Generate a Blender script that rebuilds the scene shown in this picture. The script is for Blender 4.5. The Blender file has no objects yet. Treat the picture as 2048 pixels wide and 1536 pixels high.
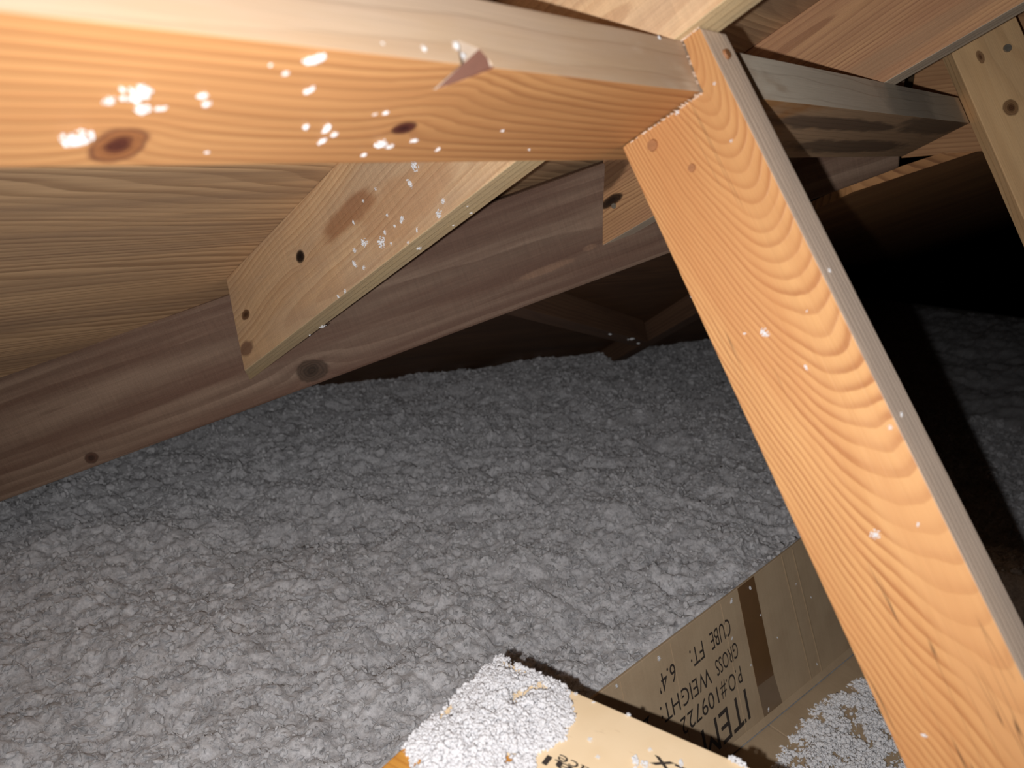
import bpy, bmesh, math, random
import numpy as np
from mathutils import Vector, Matrix, noise as mnoise

scn = bpy.context.scene
COL = scn.collection

# ------------------------------------------------------------------ place frame
# metres. Z up; ceiling drywall at z=0, phone held 0.9 m above it.
# B runs along the purlin, J runs up the roof slope, N is square to the roof.
TH = math.radians(30)
B = Vector((-1, 0, 0))
J = Vector((0, math.cos(TH), math.sin(TH)))
N = Vector((0, -math.sin(TH), math.cos(TH)))
EYE = Vector((0, 0, 0.9))
def bjn(b, j, n): return EYE + B * b + J * j + N * n
def P(x, y, z): return Vector((-x, y, z))

# ------------------------------------------------------------------ camera, light, exposure
cd = bpy.data.cameras.new('camera'); cam = bpy.data.objects.new('camera', cd); COL.objects.link(cam)
cd.sensor_width = 36; cd.lens = 36 * 1500 / 2048; cd.clip_start = 0.01
rt = P(0.6724, 0.7401, 0.0104).normalized(); fw = P(0.7073, -0.6382, -0.304).normalized()
rt = (rt - fw * rt.dot(fw)).normalized(); upv = rt.cross(fw)
cam.matrix_world = Matrix(((rt.x, upv.x, -fw.x, EYE.x), (rt.y, upv.y, -fw.y, EYE.y), (rt.z, upv.z, -fw.z, EYE.z), (0, 0, 0, 1)))
cd.dof.use_dof = True; cd.dof.focus_distance = 0.85; cd.dof.aperture_fstop = 6.8
scn.camera = cam
w = bpy.data.worlds.new('attic_dark'); scn.world = w; w.use_nodes = True
w.node_tree.nodes['Background'].inputs[0].default_value = (0.5, 0.5, 0.55, 1)
w.node_tree.nodes['Background'].inputs[1].default_value = 0.0
# the phone's flash, beside the lens: the only light in the attic
ld = bpy.data.lights.new('phone_flash', 'SPOT'); flash = bpy.data.objects.new('phone_flash', ld); COL.objects.link(flash)
ld.energy = 23; ld.shadow_soft_size = 0.003; ld.spot_size = math.radians(140); ld.spot_blend = 1.0
ld.color = (1.0, 0.985, 0.97)
fpos = EYE + rt * -0.031 + upv * -0.014
aim = (fw + rt * 0.07 + upv * -0.16).normalized()
flash.matrix_world = Matrix.Translation(fpos) @ aim.to_track_quat('-Z', 'Y').to_matrix().to_4x4()
vs = scn.view_settings
vs.view_transform = 'Standard'; vs.look = 'None'; vs.gamma = 1; vs.exposure = 0.0; vs.use_curve_mapping = False

# ------------------------------------------------------------------ tagging helpers
def thing(o, label, cat, group=None):
    o['label'] = label; o['category'] = cat
    if group: o['group'] = group
    return o
def link(name, me, parent=None, mat=None, mw=None):
    o = bpy.data.objects.new(name, me); COL.objects.link(o)
    for m in (mat if isinstance(mat, (list, tuple)) else [mat] if mat else []): me.materials.append(m)
    if parent: o.parent = parent
    if mw is not None: o.matrix_world = mw
    return o
def frame(origin, ex, ey):
    ex = ex.normalized(); ey = (ey - ex * ey.dot(ex)).normalized(); ez = ex.cross(ey)
    return Matrix(((ex.x, ey.x, ez.x, origin.x), (ex.y, ey.y, ez.y, origin.y), (ex.z, ey.z, ez.z, origin.z), (0, 0, 0, 1)))

# ------------------------------------------------------------------ materials
class G:
    """tiny helper to write shader maths"""
    def __init__(s, mat):
        s.t = mat.node_tree; s.n = s.t.nodes; s.l = s.t.links
    def put(s, sock, v):
        if isinstance(v, (int, float)): sock.default_value = v
        elif isinstance(v, (tuple, list)): sock.default_value = tuple(v) if len(sock.default_value) == len(v) else tuple(v) + (1,)
        else: s.l.new(v, sock)
    def m(s, op, a, b=None, c=None, clamp=False):
        n = s.n.new('ShaderNodeMath'); n.operation = op; n.use_clamp = clamp
        s.put(n.inputs[0], a)
        if b is not None: s.put(n.inputs[1], b)
        if c is not None: s.put(n.inputs[2], c)
        return n.outputs[0]
    def vec(s, x, y, z):
        n = s.n.new('ShaderNodeCombineXYZ'); s.put(n.inputs[0], x); s.put(n.inputs[1], y); s.put(n.inputs[2], z); return n.outputs[0]
    def vscale(s, v, xyz):
        n = s.n.new('ShaderNodeVectorMath'); n.operation = 'MULTIPLY'; s.put(n.inputs[0], v); n.inputs[1].default_value = xyz; return n.outputs[0]
    def noise(s, v, scale, detail=3, rough=0.5, dist=0.0, col=False):
        n = s.n.new('ShaderNodeTexNoise'); s.put(n.inputs['Vector'], v); n.inputs['Scale'].default_value = scale
        n.inputs['Detail'].default_value = detail; n.inputs['Roughness'].default_value = rough; n.inputs['Distortion'].default_value = dist
        return n.outputs['Color' if col else 'Fac']
    def ramp(s, f, stops, interp='LINEAR'):
        n = s.n.new('ShaderNodeValToRGB'); s.put(n.inputs[0], f); n.color_ramp.interpolation = interp
        e = n.color_ramp.elements
        while len(e) < len(stops): e.new(0.5)
        for k, (p, c) in enumerate(stops):
            e[k].position = p; e[k].color = (c, c, c, 1) if isinstance(c, (int, float)) else tuple(c) + (1,)
        return n.outputs[0]
    def mix(s, f, a, b, mode='MIX'):
        n = s.n.new('ShaderNodeMix'); n.data_type = 'RGBA'; n.blend_type = mode
        s.put(n.inputs[0], f); s.put(n.inputs[6], a); s.put(n.inputs[7], b); return n.outputs[2]
    def smooth(s, v, lo, hi):
        n = s.n.new('ShaderNodeMapRange'); n.interpolation_type = 'SMOOTHSTEP'; s.put(n.inputs[0], v)
        n.inputs[1].default_value = lo; n.inputs[2].default_value = hi; return n.outputs[0]
def new_mat(name):
    m = bpy.data.materials.new(name); m.use_nodes = True
    g = G(m); g.b = m.node_tree.nodes['Principled BSDF']; return m, g
def obj_xyz(g):
    tc = g.n.new('ShaderNodeTexCoord'); sp = g.n.new('ShaderNodeSeparateXYZ'); g.l.new(tc.outputs['Object'], sp.inputs[0])
    return tc.outputs['Object'], sp.outputs[0], sp.outputs[1], sp.outputs[2]
def bump(g, h, dist, strength=0.5):
    n = g.n.new('ShaderNodeBump'); n.inputs['Strength'].default_value = strength; n.inputs['Distance'].default_value = dist
    g.l.new(h, n.inputs['Height']); g.l.new(n.outputs[0], g.b.inputs['Normal'])

def wood(name, light, dark, pith=(0.02, -0.05), tilt=(0, 0), ring=0.004, contrast=0.7, warp=0.008, wx=2.5,
         stain=(0.3, 0.25, 0.2), stain_amt=0.0, stain_scale=5.0, stain_ratio=4, knots=(), saw=0.0, fibre=0.25, rough=0.62, seed=0.0,
         patch=None, late=0.75, checks=0.0, sharp=0.6):
    """softwood: growth rings about a pith line running along local X, so each face shows its own grain"""
    m, g = new_mat(name); O, X, Y, Z = obj_xyz(g)
    S = g.vec(g.m('ADD', X, seed), g.m('ADD', Y, seed * 0.37), g.m('ADD', Z, seed * 0.71))
    n1 = g.noise(g.vscale(S, (wx, 9, 9)), 1.0, 2, 0.5); n2 = g.noise(g.vscale(S, (wx * 1.3, 11, 11)), 1.0, 2, 0.5, 0.3)
    yy = g.m('ADD', g.m('SUBTRACT', Y, pith[0]), g.m('MULTIPLY', X, tilt[0]))
    zz = g.m('ADD', g.m('SUBTRACT', Z, pith[1]), g.m('MULTIPLY', X, tilt[1]))
    if len(tilt) > 2: zz = g.m('ADD', zz, g.m('MULTIPLY', g.m('MULTIPLY', X, X), tilt[2]))
    yy = g.m('ADD', yy, g.m('MULTIPLY', g.m('SUBTRACT', n1, 0.5), warp * 2))
    zz = g.m('ADD', zz, g.m('MULTIPLY', g.m('SUBTRACT', n2, 0.5), warp * 2))
    r = g.m('SQRT', g.m('ADD', g.m('MULTIPLY', yy, yy), g.m('MULTIPLY', zz, zz)))
    kd = []
    for (kx, ky, kz, rx, ry, rz, amp, kc) in knots:
        a = g.m('DIVIDE', g.m('SUBTRACT', X, kx), rx); b_ = g.m('DIVIDE', g.m('SUBTRACT', Y, ky), ry); c = g.m('DIVIDE', g.m('SUBTRACT', Z, kz), rz)
        wob = g.m('MULTIPLY', g.m('SUBTRACT', g.noise(S, 60, 2), 0.5), 0.7)
        d = g.m('ADD', g.m('SQRT', g.m('ADD', g.m('ADD', g.m('MULTIPLY', a, a), g.m('MULTIPLY', b_, b_)), g.m('MULTIPLY', c, c))), wob)
        infl = g.m('DIVIDE', 1.0, g.m('ADD', 1.0, g.m('MULTIPLY', g.m('MULTIPLY', d, d), 0.35)))
        r = g.m('ADD', r, g.m('MULTIPLY', infl, amp))
        kd.append((d, kc))
    fine = g.noise(g.vscale(S, (14, 120, 120)), 1.0, 3, 0.6)
    ph = g.m('ADD', g.m('DIVIDE', r, ring), g.m('MULTIPLY', fine, 0.22))
    f = g.m('FRACT', ph)
    band = g.noise(g.vec(g.m('MULTIPLY', g.m('FLOOR', ph), 3.17), 0.5, seed), 1.0, 0)
    prof = g.ramp(f, [(0, 0.0), (sharp * 0.55, 0.06), (sharp, 0.3), (late + 0.08, 1.0), (0.93, 0.95), (1.0, 0.02)])
    prof = g.m('MULTIPLY', prof, g.m('MULTIPLY', g.m('MULTIPLY_ADD', band, 1.3, 0.22), g.m('MULTIPLY_ADD', g.noise(g.vscale(S, (5, 60, 60)), 1.0, 2, 0.5), 1.2, 0.4)), clamp=True)
    fib = g.noise(g.vscale(S, (18, 900, 900)), 1.0, 2, 0.6)
    tone = g.noise(g.vscale(S, (3.5, 26, 26)), 1.0, 3, 0.6)
    col = g.mix(g.m('MULTIPLY', prof, contrast, clamp=True), light, dark)
    col = g.mix(g.m('MULTIPLY', g.smooth(tone, 0.42, 0.68), 0.65), col, g.mix(0.55, light, dark))
    if stain_amt > 0:
        st = g.noise(g.vscale(S, (stain_scale, stain_scale * stain_ratio, stain_scale * stain_ratio)), 1.0, 5, 0.62)
        col = g.mix(g.m('MULTIPLY', g.smooth(st, 0.36, 0.66), stain_amt), col, stain)
    if patch:                                             # a stained patch of its own: (x, y, rx, ry, colour, amount)
        for (px, py, rx, ry, pc, pa) in patch:
            a = g.m('DIVIDE', g.m('SUBTRACT', X, px), rx); b_ = g.m('DIVIDE', g.m('SUBTRACT', Y, py), ry)
            d = g.m('ADD', g.m('SQRT', g.m('ADD', g.m('MULTIPLY', a, a), g.m('MULTIPLY', b_, b_))),
                    g.m('MULTIPLY', g.m('SUBTRACT', g.noise(g.vscale(S, (25, 60, 60)), 1.0, 4), 0.5), 0.9))
            col = g.mix(g.m('MULTIPLY', g.m('SUBTRACT', 1.0, g.smooth(d, 0.65, 1.1)), pa), col, pc)
    col = g.mix(fibre, col, g.ramp(fib, [(0.25, 0.55), (0.75, 1.0)]), 'MULTIPLY')
    if saw > 0:
        sw = g.noise(g.vscale(S, (420, 22, 22)), 1.0, 2, 0.6)
        col = g.mix(saw, col, g.ramp(sw, [(0.3, 0.6), (0.7, 1.0)]), 'MULTIPLY')
        fz = g.noise(S, 700, 3, 0.7)
        col = g.mix(saw, col, g.ramp(fz, [(0.3, 0.7), (0.7, 1.0)]), 'MULTIPLY')
    if checks > 0:                                        # thin drying cracks along the grain
        ck = g.noise(g.vscale(S, (3.0, 130, 130)), 1.0, 1, 0.4)
        col = g.mix(g.m('MULTIPLY', g.smooth(g.m('ABSOLUTE', g.m('SUBTRACT', ck, 0.5)), 0.012, 0.0), g.m('MULTIPLY', g.smooth(g.noise(g.vscale(S, (6, 25, 25)), 1.0, 1), 0.55, 0.62), checks)), col, (0.08, 0.04, 0.02))
    for d, kc in kd:
        if kc is None: continue
        inner, rim = kc
        swirl = g.ramp(g.m('FRACT', g.m('MULTIPLY', d, 4.0)), [(0, 0.6), (0.7, 1.0), (1, 0.6)])
        kcol = g.mix(1.0, g.mix(g.smooth(d, 0.25, 0.8), inner, rim), swirl, 'MULTIPLY')
        col = g.mix(g.m('SUBTRACT', 1.0, g.smooth(d, 0.85, 1.12)), col, kcol)
        ringm = g.m('MULTIPLY', g.smooth(d, 0.85, 1.0), g.m('SUBTRACT', 1.0, g.smooth(d, 1.02, 1.3)))
        col = g.mix(g.m('MULTIPLY', ringm, 0.75), col, inner)
    g.l.new(col, g.b.inputs['Base Color']); g.b.inputs['Roughness'].default_value = rough
    g.b.inputs['Specular IOR Level'].default_value = 0.25
    h = g.m('ADD', g.m('MULTIPLY', prof, 0.5), g.m('MULTIPLY', fib, 0.6))
    if saw > 0: h = g.m('ADD', h, g.m('MULTIPLY', fz, 1.2))
    bump(g, h, 0.0006, 0.6)
    return m

def plain(name, col, rough=0.6, metal=0.0, spec=0.3, nz=None):
    m, g = new_mat(name)
    g.b.inputs['Roughness'].default_value = rough; g.b.inputs['Metallic'].default_value = metal; g.b.inputs['Specular IOR Level'].default_value = spec
    if nz:
        sc, amt = nz; O, X, Y, Z = obj_xyz(g)
        c = g.mix(amt, col, g.ramp(g.noise(O, sc, 4, 0.6), [(0.3, 0.55), (0.7, 1.0)]), 'MULTIPLY')
        g.l.new(c, g.b.inputs['Base Color'])
    else: g.b.inputs['Base Color'].default_value = tuple(col) + (1,)
    return m

KN = ((0.09, 0.025, 0.015), (0.30, 0.12, 0.045))
KD = ((0.05, 0.012, 0.010), (0.10, 0.028, 0.018))
KB = ((0.010, 0.006, 0.004), (0.03, 0.016, 0.01))
KG = ((0.055, 0.032, 0.02), (0.10, 0.06, 0.04))

# ------------------------------------------------------------------ board builder
def board(name, front, back, origin, ex, ey, mats, side_mat=None, bevel=0.0012, cuts=None, spikes=None):
    """one solid piece of timber from its two outlined faces (world points); local X runs along the grain"""
    M = frame(origin, ex, ey); Mi = M.inverted()
    bm = bmesh.new()
    f = [bm.verts.new(Mi @ p) for p in front]; k = [bm.verts.new(Mi @ p) for p in back]
    bm.faces.new(f); bm.faces.new(k[::-1])
    for i in range(len(f)):
        j = (i + 1) % len(f); bm.faces.new((f[j], f[i], k[i], k[j]))
    bmesh.ops.recalc_face_normals(bm, faces=bm.faces)
    if side_mat:
        for fc in bm.faces: fc.material_index = side_mat(fc.normal, fc.calc_center_median())
    if spikes:
        for base, tip, wd in spikes:
            bb = Mi @ base; tt = Mi @ tip; d = (tt - bb)
            s1 = d.cross(Vector((0, 0, 1))).normalized() * wd; s2 = d.cross(s1).normalized() * wd
            vs_ = [bm.verts.new(bb + s1), bm.verts.new(bb - s1 * 0.5 + s2), bm.verts.new(bb - s1 * 0.5 - s2), bm.verts.new(tt)]
            for t3 in ((0, 1, 3), (1, 2, 3), (2, 0, 3), (2, 1, 0)): bm.faces.new([vs_[q] for q in t3]).material_index = 1 if side_mat else 0
    me = bpy.data.meshes.new(name); bm.to_mesh(me); bm.free()
    o = link(name, me, mat=mats, mw=M)
    if cuts:
        for c in cuts:
            md = o.modifiers.new('gouge', 'BOOLEAN'); md.object = c; md.operation = 'DIFFERENCE'; md.solver = 'EXACT'; md.material_mode = 'TRANSFER'
        dg = bpy.context.evaluated_depsgraph_get(); me2 = bpy.data.meshes.new_from_object(o.evaluated_get(dg))
        o.modifiers.clear(); o.data = me2
        for c in cuts: bpy.data.objects.remove(c)
    if bevel:
        md = o.modifiers.new('worn_edges', 'BEVEL'); md.width = bevel; md.segments = 2; md.limit_method = 'ANGLE'; md.angle_limit = math.radians(40)
    return o
def nail(parent, pos, normal, r=0.004, mat=None, label=None):
    bm = bmesh.new()
    bmesh.ops.create_cone(bm, cap_ends=True, segments=20, radius1=r, radius2=r * 0.86, depth=r * 0.45)
    bmesh.ops.create_cone(bm, cap_ends=True, segments=12, radius1=r * 0.42, radius2=r * 0.42, depth=r * 3, matrix=Matrix.Translation((0, 0, -r * 1.5)))
    me = bpy.data.meshes.new('nail'); bm.to_mesh(me); bm.free()
    Mw = Matrix.Translation(pos + normal * r * 0.15) @ normal.to_track_quat('Z', 'Y').to_matrix().to_4x4()
    o = link('nail', me, mat=mat); o.parent = parent; o.matrix_local = parent.matrix_world.inverted() @ Mw
    if label: o['label'] = label
    return o

steel = plain('dull_nail_steel', (0.42, 0.37, 0.30), 0.5, 0.6, 0.4, (300, 0.6))
rusty = plain('painted_nail', (0.30, 0.13, 0.055), 0.6, 0.0, 0.3, (300, 0.5))

# ------------------------------------------------------------------ the setting
drywall = plain('ceiling_drywall', (0.55, 0.53, 0.5), 0.9)
def slab(name, pts, up, mats, origin, ex, ey):
    o = board(name, pts, [p + up for p in pts], origin, ex, ey, mats, bevel=0)
    o['kind'] = 'structure'; return o
slab('floor', [P(-1.2, -4.5, 0), P(5.0, -4.5, 0), P(5.0, 1.2, 0), P(-1.2, 1.2, 0)], Vector((0, 0, -0.013)), drywall, P(0, 0, 0), Vector((1, 0, 0)), Vector((0, 1, 0)))
deck_m = wood('roof_sheathing', (0.80, 0.53, 0.30), (0.40, 0.235, 0.125), pith=(-0.4, 0.03), tilt=(0.10, 0.07), ring=0.011, contrast=0.85, warp=0.045, wx=1.3,
              stain=(0.33, 0.215, 0.14), stain_amt=0.65, stain_scale=1.0, stain_ratio=22, fibre=0.4, saw=0.0, seed=3.1, sharp=0.4, late=0.7)
slab('ceiling', [bjn(-0.8, -2.02, 0.318), bjn(1.22, -0.40, 0.318), bjn(2.7, -0.40, 0.318), bjn(2.7, 0.5, 0.318), bjn(-0.8, 0.5, 0.318)], N * 0.015, deck_m, bjn(0, 0, 0.318), B, J)
def onback(x, y): return P(x, y, (1.1702 - 0.1852 * x + 0.441 * y) / 0.8782)
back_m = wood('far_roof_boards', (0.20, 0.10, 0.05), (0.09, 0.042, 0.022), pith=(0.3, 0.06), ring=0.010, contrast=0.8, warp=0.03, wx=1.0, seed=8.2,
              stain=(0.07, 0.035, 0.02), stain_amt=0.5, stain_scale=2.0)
NB = P(0.1852, -0.441, 0.8782).normalized()
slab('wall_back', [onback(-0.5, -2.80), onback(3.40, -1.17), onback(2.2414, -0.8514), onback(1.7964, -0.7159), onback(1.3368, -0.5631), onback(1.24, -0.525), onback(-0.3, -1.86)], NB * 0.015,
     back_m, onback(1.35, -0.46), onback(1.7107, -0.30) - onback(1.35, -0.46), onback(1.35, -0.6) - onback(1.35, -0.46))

def onright(x, y): return P(x, y, (0.9793 - 0.0334 * x + 0.4239 * y) / 0.9051)
right_m = wood('low_roof_boards', (0.66, 0.33, 0.135), (0.25, 0.10, 0.04), pith=(0.06, 0.05), ring=0.0085, contrast=0.85, warp=0.008, wx=1.0, seed=8.9,
               stain=(0.30, 0.15, 0.07), stain_amt=0.4, stain_scale=2.0)
NR = P(0.0334, -0.4239, 0.9051).normalized()
slab('wall_right', [onright(1.29, -0.43), onright(1.412, -0.24), onright(6.0, 0.2), onright(6.0, -1.70), onright(2.4, -0.93), onright(1.36, -0.575)], NR * 0.015,
     right_m, onright(1.35, -0.461), onright(1.3753, -0.3308) - onright(1.3503, -0.4609), onright(1.5, -0.6) - onright(1.35, -0.46))
# ------------------------------------------------------------------ valley rafter
vz = P(0.6404, -0.768, 0)
vb0, vb1 = P(0.2321, -1.2055, 0.3987), P(1.2527, -0.3545, 0.8729)
vt0 = P(0.259, -1.1831, 0.5906); vtd = P(0.2365, 0.1972, 0.1050)
vdir = (vb1 - vb0).normalized()
vl_b = vb0 - vdir * 0.45; vl_t = vt0 - vtd * 1.65; vr_t = vt0 + vtd * 4.15
val_m = wood('weathered_valley_wood', (0.36, 0.245, 0.175), (0.19, 0.115, 0.08), pith=(0.10, -0.05), tilt=(0.03, 0.01), ring=0.013, contrast=0.8, warp=0.014, wx=1.2,
             stain=(0.17, 0.088, 0.06), stain_amt=0.8, stain_scale=1.5, stain_ratio=13, fibre=0.4, saw=0.35, seed=5.5, sharp=0.35, late=0.6,
             knots=[((P(0.5804, -0.9151, 0.5811) - vb0).dot(vdir), 0.022, 0.0, 0.020, 0.014, 0.05, 0.02, KG), ((P(0.3337, -1.1208, 0.4652) - vb0).dot(vdir), 0.015, 0.0, 0.009, 0.007, 0.03, 0.006, ((0.06, 0.03, 0.02), (0.12, 0.06, 0.04)))],
             patch=[(0.86, 0.042, 0.05, 0.006, (0.34, 0.20, 0.13), 0.8), (0.93, 0.05, 0.012, 0.005, (0.34, 0.20, 0.13), 0.7)])
vey = (vt0 - vb0)
valley = board('valley_rafter', [vl_b, vb1, vr_t, vl_t], [p + vz * 0.038 for p in (vl_b, vb1, vr_t, vl_t)], vb0, vdir, vey, val_m, bevel=0.004)
thing(valley, 'wide dark weathered rafter slanting up behind the smaller timbers, just above the insulation', 'rafter')

# ------------------------------------------------------------------ jack rafters
j1_e = wood('near_rafter_edge', (0.86, 0.66, 0.38), (0.62, 0.42, 0.22), pith=(0.0, 0.05), ring=0.010, contrast=0.4, warp=0.01, seed=1.2, stain=(0.6, 0.46, 0.3), stain_amt=0.4, saw=0.2)
j1_m = wood('near_rafter_wood', (0.80, 0.53, 0.30), (0.50, 0.26, 0.125), pith=(0.05, -0.03), tilt=(-0.05, 0.06), ring=0.0065, contrast=0.55, warp=0.016, wx=3.0,
            stain=(0.50, 0.36, 0.26), stain_amt=0.45, stain_scale=4, fibre=0.3, saw=0.28, seed=1.7, sharp=0.4,
            knots=[(-0.7122, 0.068, 0.0, 0.0085, 0.0065, 0.03, 0.012, KB), (-0.877, 0.060, 0.0, 0.010, 0.005, 0.02, 0.006, ((0.10, 0.045, 0.02), (0.2, 0.1, 0.05)))],
            patch=[(-0.605, 0.066, 0.055, 0.016, (0.36, 0.16, 0.075), 0.75), (-0.52, 0.035, 0.09, 0.03, (0.50, 0.25, 0.12), 0.45), (-0.905, 0.024, 0.022, 0.010, (0.2, 0.10, 0.065), 0.8)])
f = [bjn(0.472, j, n) for j, n in ((-0.931, 0.201), (0.45, 0.201), (0.45, 0.318), (-0.891, 0.318), (-0.897, 0.300))]
k = [bjn(0.510, j, n) for j, n in ((-1.000, 0.201), (0.45, 0.201), (0.45, 0.318), (-0.960, 0.318), (-0.966, 0.300))]
jack1 = board('jack_rafter', f, k, bjn(0.472, 0, 0.201), J, N, [j1_m, j1_e], side_mat=lambda nn, c: 1 if nn.y < -0.9 else 0)
thing(jack1, 'brown rafter with a dark round knothole, speckled with fluff, running under the roof boards', 'rafter', 'rafters on the purlin')
j2_m = wood('far_rafter_wood', (0.70, 0.40, 0.20), (0.27, 0.115, 0.055), pith=(0.10, -0.02), tilt=(-0.03, 0.02), ring=0.0042, contrast=0.7, warp=0.008, wx=2.0,
            stain=(0.42, 0.21, 0.125), stain_amt=0.5, stain_scale=2, stain_ratio=10, fibre=0.3, saw=0.1, seed=2.9,
            knots=[(-0.583, 0.050, 0.0, 0.018, 0.006, 0.02, 0.008, ((0.03, 0.015, 0.008), (0.06, 0.03, 0.015)))],
            patch=[(-0.585, 0.085, 0.05, 0.02, (0.10, 0.05, 0.025), 0.8), (-0.23, 0.022, 0.16, 0.012, (0.42, 0.26, 0.15), 0.5)])
j2_e = wood('far_rafter_edge', (0.92, 0.78, 0.60), (0.75, 0.56, 0.40), ring=0.009, contrast=0.3, seed=3.3, stain=(0.5, 0.42, 0.36), stain_amt=0.4)
f = [bjn(0.905, j, n) for j, n in ((-0.626, 0.201), (0.45, 0.201), (0.45, 0.318), (-0.566, 0.318))]
k = [bjn(0.943, j, n) for j, n in ((-0.600, 0.201), (0.45, 0.201), (0.45, 0.318), (-0.540, 0.318))]
jack2 = board('jack_rafter', f, k, bjn(0.905, 0, 0.201), J, N, [j2_m, j2_e], side_mat=lambda nn, c: 1 if nn.y < -0.9 else 0)
thing(jack2, 'reddish rafter crossing above the beam, in the upper right behind the post', 'rafter', 'rafters on the purlin')
nail(jack2, bjn(0.905, -0.5824, 0.2423), -B, 0.0042, steel)

# ------------------------------------------------------------------ purlin
pu_m = wood('purlin_wood', (0.50, 0.265, 0.108), (0.26, 0.10, 0.036), pith=(0.16, 0.03), tilt=(0.03, 0.0), ring=0.0072, contrast=0.72, warp=0.010, wx=3.2, fibre=0.22, seed=0.4, rough=0.55,
            stain=(0.42, 0.20, 0.08), stain_amt=0.45, stain_scale=5, sharp=0.45,
            knots=[(0.1276, -0.0275, 0.0, 0.0095, 0.0115, 0.02, 0.012, KN), (0.2626, -0.0095, 0.0, 0.0065, 0.0052, 0.02, 0.010, KD), (0.274, 0.025, 0.0, 0.02, 0.02, 0.03, 0.016, None)],
            patch=[(0.95, 0.0, 0.36, 0.12, (0.50, 0.36, 0.24), 0.7), (0.80, 0.02, 0.2, 0.012, (0.13, 0.085, 0.06), 0.8), (0.95, -0.02, 0.22, 0.016, (0.12, 0.08, 0.055), 0.75), (1.1, 0.03, 0.16, 0.02, (0.14, 0.10, 0.07), 0.75)])
pu_e = wood('purlin_edge_wood', (0.44, 0.31, 0.20), (0.35, 0.215, 0.12), pith=(0.16, 0.03), ring=0.006, contrast=0.4, warp=0.012, fibre=0.2, seed=0.9, rough=0.6,
            stain=(0.46, 0.36, 0.29), stain_amt=0.45, stain_scale=4, patch=[(0.9, 0.045, 0.42, 0.2, (0.72, 0.63, 0.51), 0.9), (0.97, 0.045, 0.10, 0.03, (0.40, 0.35, 0.29), 0.7)])
gouge_m = plain('gouge_lit_wood', (0.36, 0.28, 0.215), 0.7, nz=(120, 0.5))
def hull(name, pts, mat):
    bm = bmesh.new()
    for p in pts: bm.verts.new(p)
    bmesh.ops.convex_hull(bm, input=bm.verts); bmesh.ops.recalc_face_normals(bm, faces=bm.faces)
    me = bpy.data.meshes.new(name); bm.to_mesh(me); bm.free(); return link(name, me, mat=mat)
gc = hull('gouge', [bjn(0.2565, -0.2350, 0.1622), bjn(0.2560, -0.2350, 0.150), bjn(0.2584, -0.2110, 0.150), bjn(0.2815, -0.2105, 0.150), bjn(0.2620, -0.2110, 0.1768), bjn(0.2760, -0.2110, 0.1735),
                    bjn(0.2590, -0.2000, 0.163), bjn(0.2815, -0.2000, 0.163), bjn(0.2640, -0.2000, 0.177), bjn(0.2685, -0.2165, 0.1685), bjn(0.2625, -0.2260, 0.1655), bjn(0.2790, -0.2145, 0.1645)], gouge_m)
f = [bjn(-0.3, j, n) for j, n in ((-0.303, 0.163), (-0.213, 0.163), (-0.213, 0.2008), (-0.303, 0.2008))]
k = [bjn(b, j, n) for b, j, n in ((1.2187, -0.303, 0.163), (1.2187, -0.213, 0.163), (1.2187, -0.213, 0.2008), (1.2187, -0.303, 0.2008))]
purlin = board('purlin', f, k, bjn(0, -0.258, 0.163), B, J, [pu_m, pu_e], side_mat=lambda nn, c: 1 if nn.y > 0.9 else 0, cuts=[gc])
me_ = purlin.data; gi = [i for i, m_ in enumerate(me_.materials) if m_ and m_.name == 'gouge_lit_wood']
me_.materials.append(plain('gouge_shaded_wood', (0.10, 0.036, 0.02), 0.7, nz=(90, 0.5)))  # gouge facets painted lit and shaded: darker brown where they face upslope
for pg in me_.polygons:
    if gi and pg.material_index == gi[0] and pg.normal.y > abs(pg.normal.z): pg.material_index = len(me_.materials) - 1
thing(purlin, 'long orange pine beam spanning the top, knots and white fluff on its near end', 'beam')

# ------------------------------------------------------------------ post
def pf(j, n): return bjn(0.478 - 0.085 * (0.163 - n), j, n)
def jl(n): return -0.2825 + 0.098 * (0.163 - n)
def jr(n): return -0.198 + 0.098 * (0.197 - n)
random.seed(5)
pts = [(jl(-0.95), -0.95), (jr(-0.95), -0.95), (jr(0.2), 0.2)]
for i in range(1, 8):
    t = i / 8; pts.append((jr(0.2) * (1 - t) + -0.2126 * t, 0.199 + 0.006 * t + random.uniform(-0.0018, 0.0012)))
pts.append((-0.2126, 0.2050))
for i in range(1, 10):
    t = i / 10; pts.append((-0.2126 + random.uniform(0, 0.0010), 0.2050 * (1 - t) + 0.1625 * t))
pts.append((-0.2112, 0.1618))
for i in range(1, 14):
    t = i / 14; pts.append((-0.2112 * (1 - t) + jl(0.1625) * t, 0.1625 - random.uniform(0, 0.0013)))
pts.append((jl(0.1625), 0.1615))
f = [pf(*p) for p in pts]; k = [p + B * 0.036 for p in f]
spk = []
for i in range(18):
    t = random.random(); j0 = jr(0.2) * (1 - t) + -0.2126 * t
    spk.append((pf(j0, 0.2), pf(j0 + random.uniform(-0.001, 0.001), 0.2) + N * random.uniform(0.005, 0.012) - B * random.uniform(0, 0.002), 0.0011))
for i in range(40):
    t = random.random() ** 1.6; j0 = -0.2126 * (1 - t) + -0.278 * t
    spk.append((pf(j0, 0.1612) + B * 0.0005, pf(j0, 0.1612) - B * random.uniform(0.003, 0.011) * (1.1 - t) + N * random.uniform(0.0002, 0.0014) + J * random.uniform(-0.001, 0.001), 0.0010))
for i in range(16):
    nn_ = random.uniform(0.164, 0.204)
    spk.append((pf(-0.2122, nn_) + B * 0.0005, pf(-0.2122, nn_) - B * random.uniform(0.002, 0.006) - J * 0.0004, 0.0009))
pl = (pf(jl(0.1), 0.1) - pf(jl(-0.5), -0.5))
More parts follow.
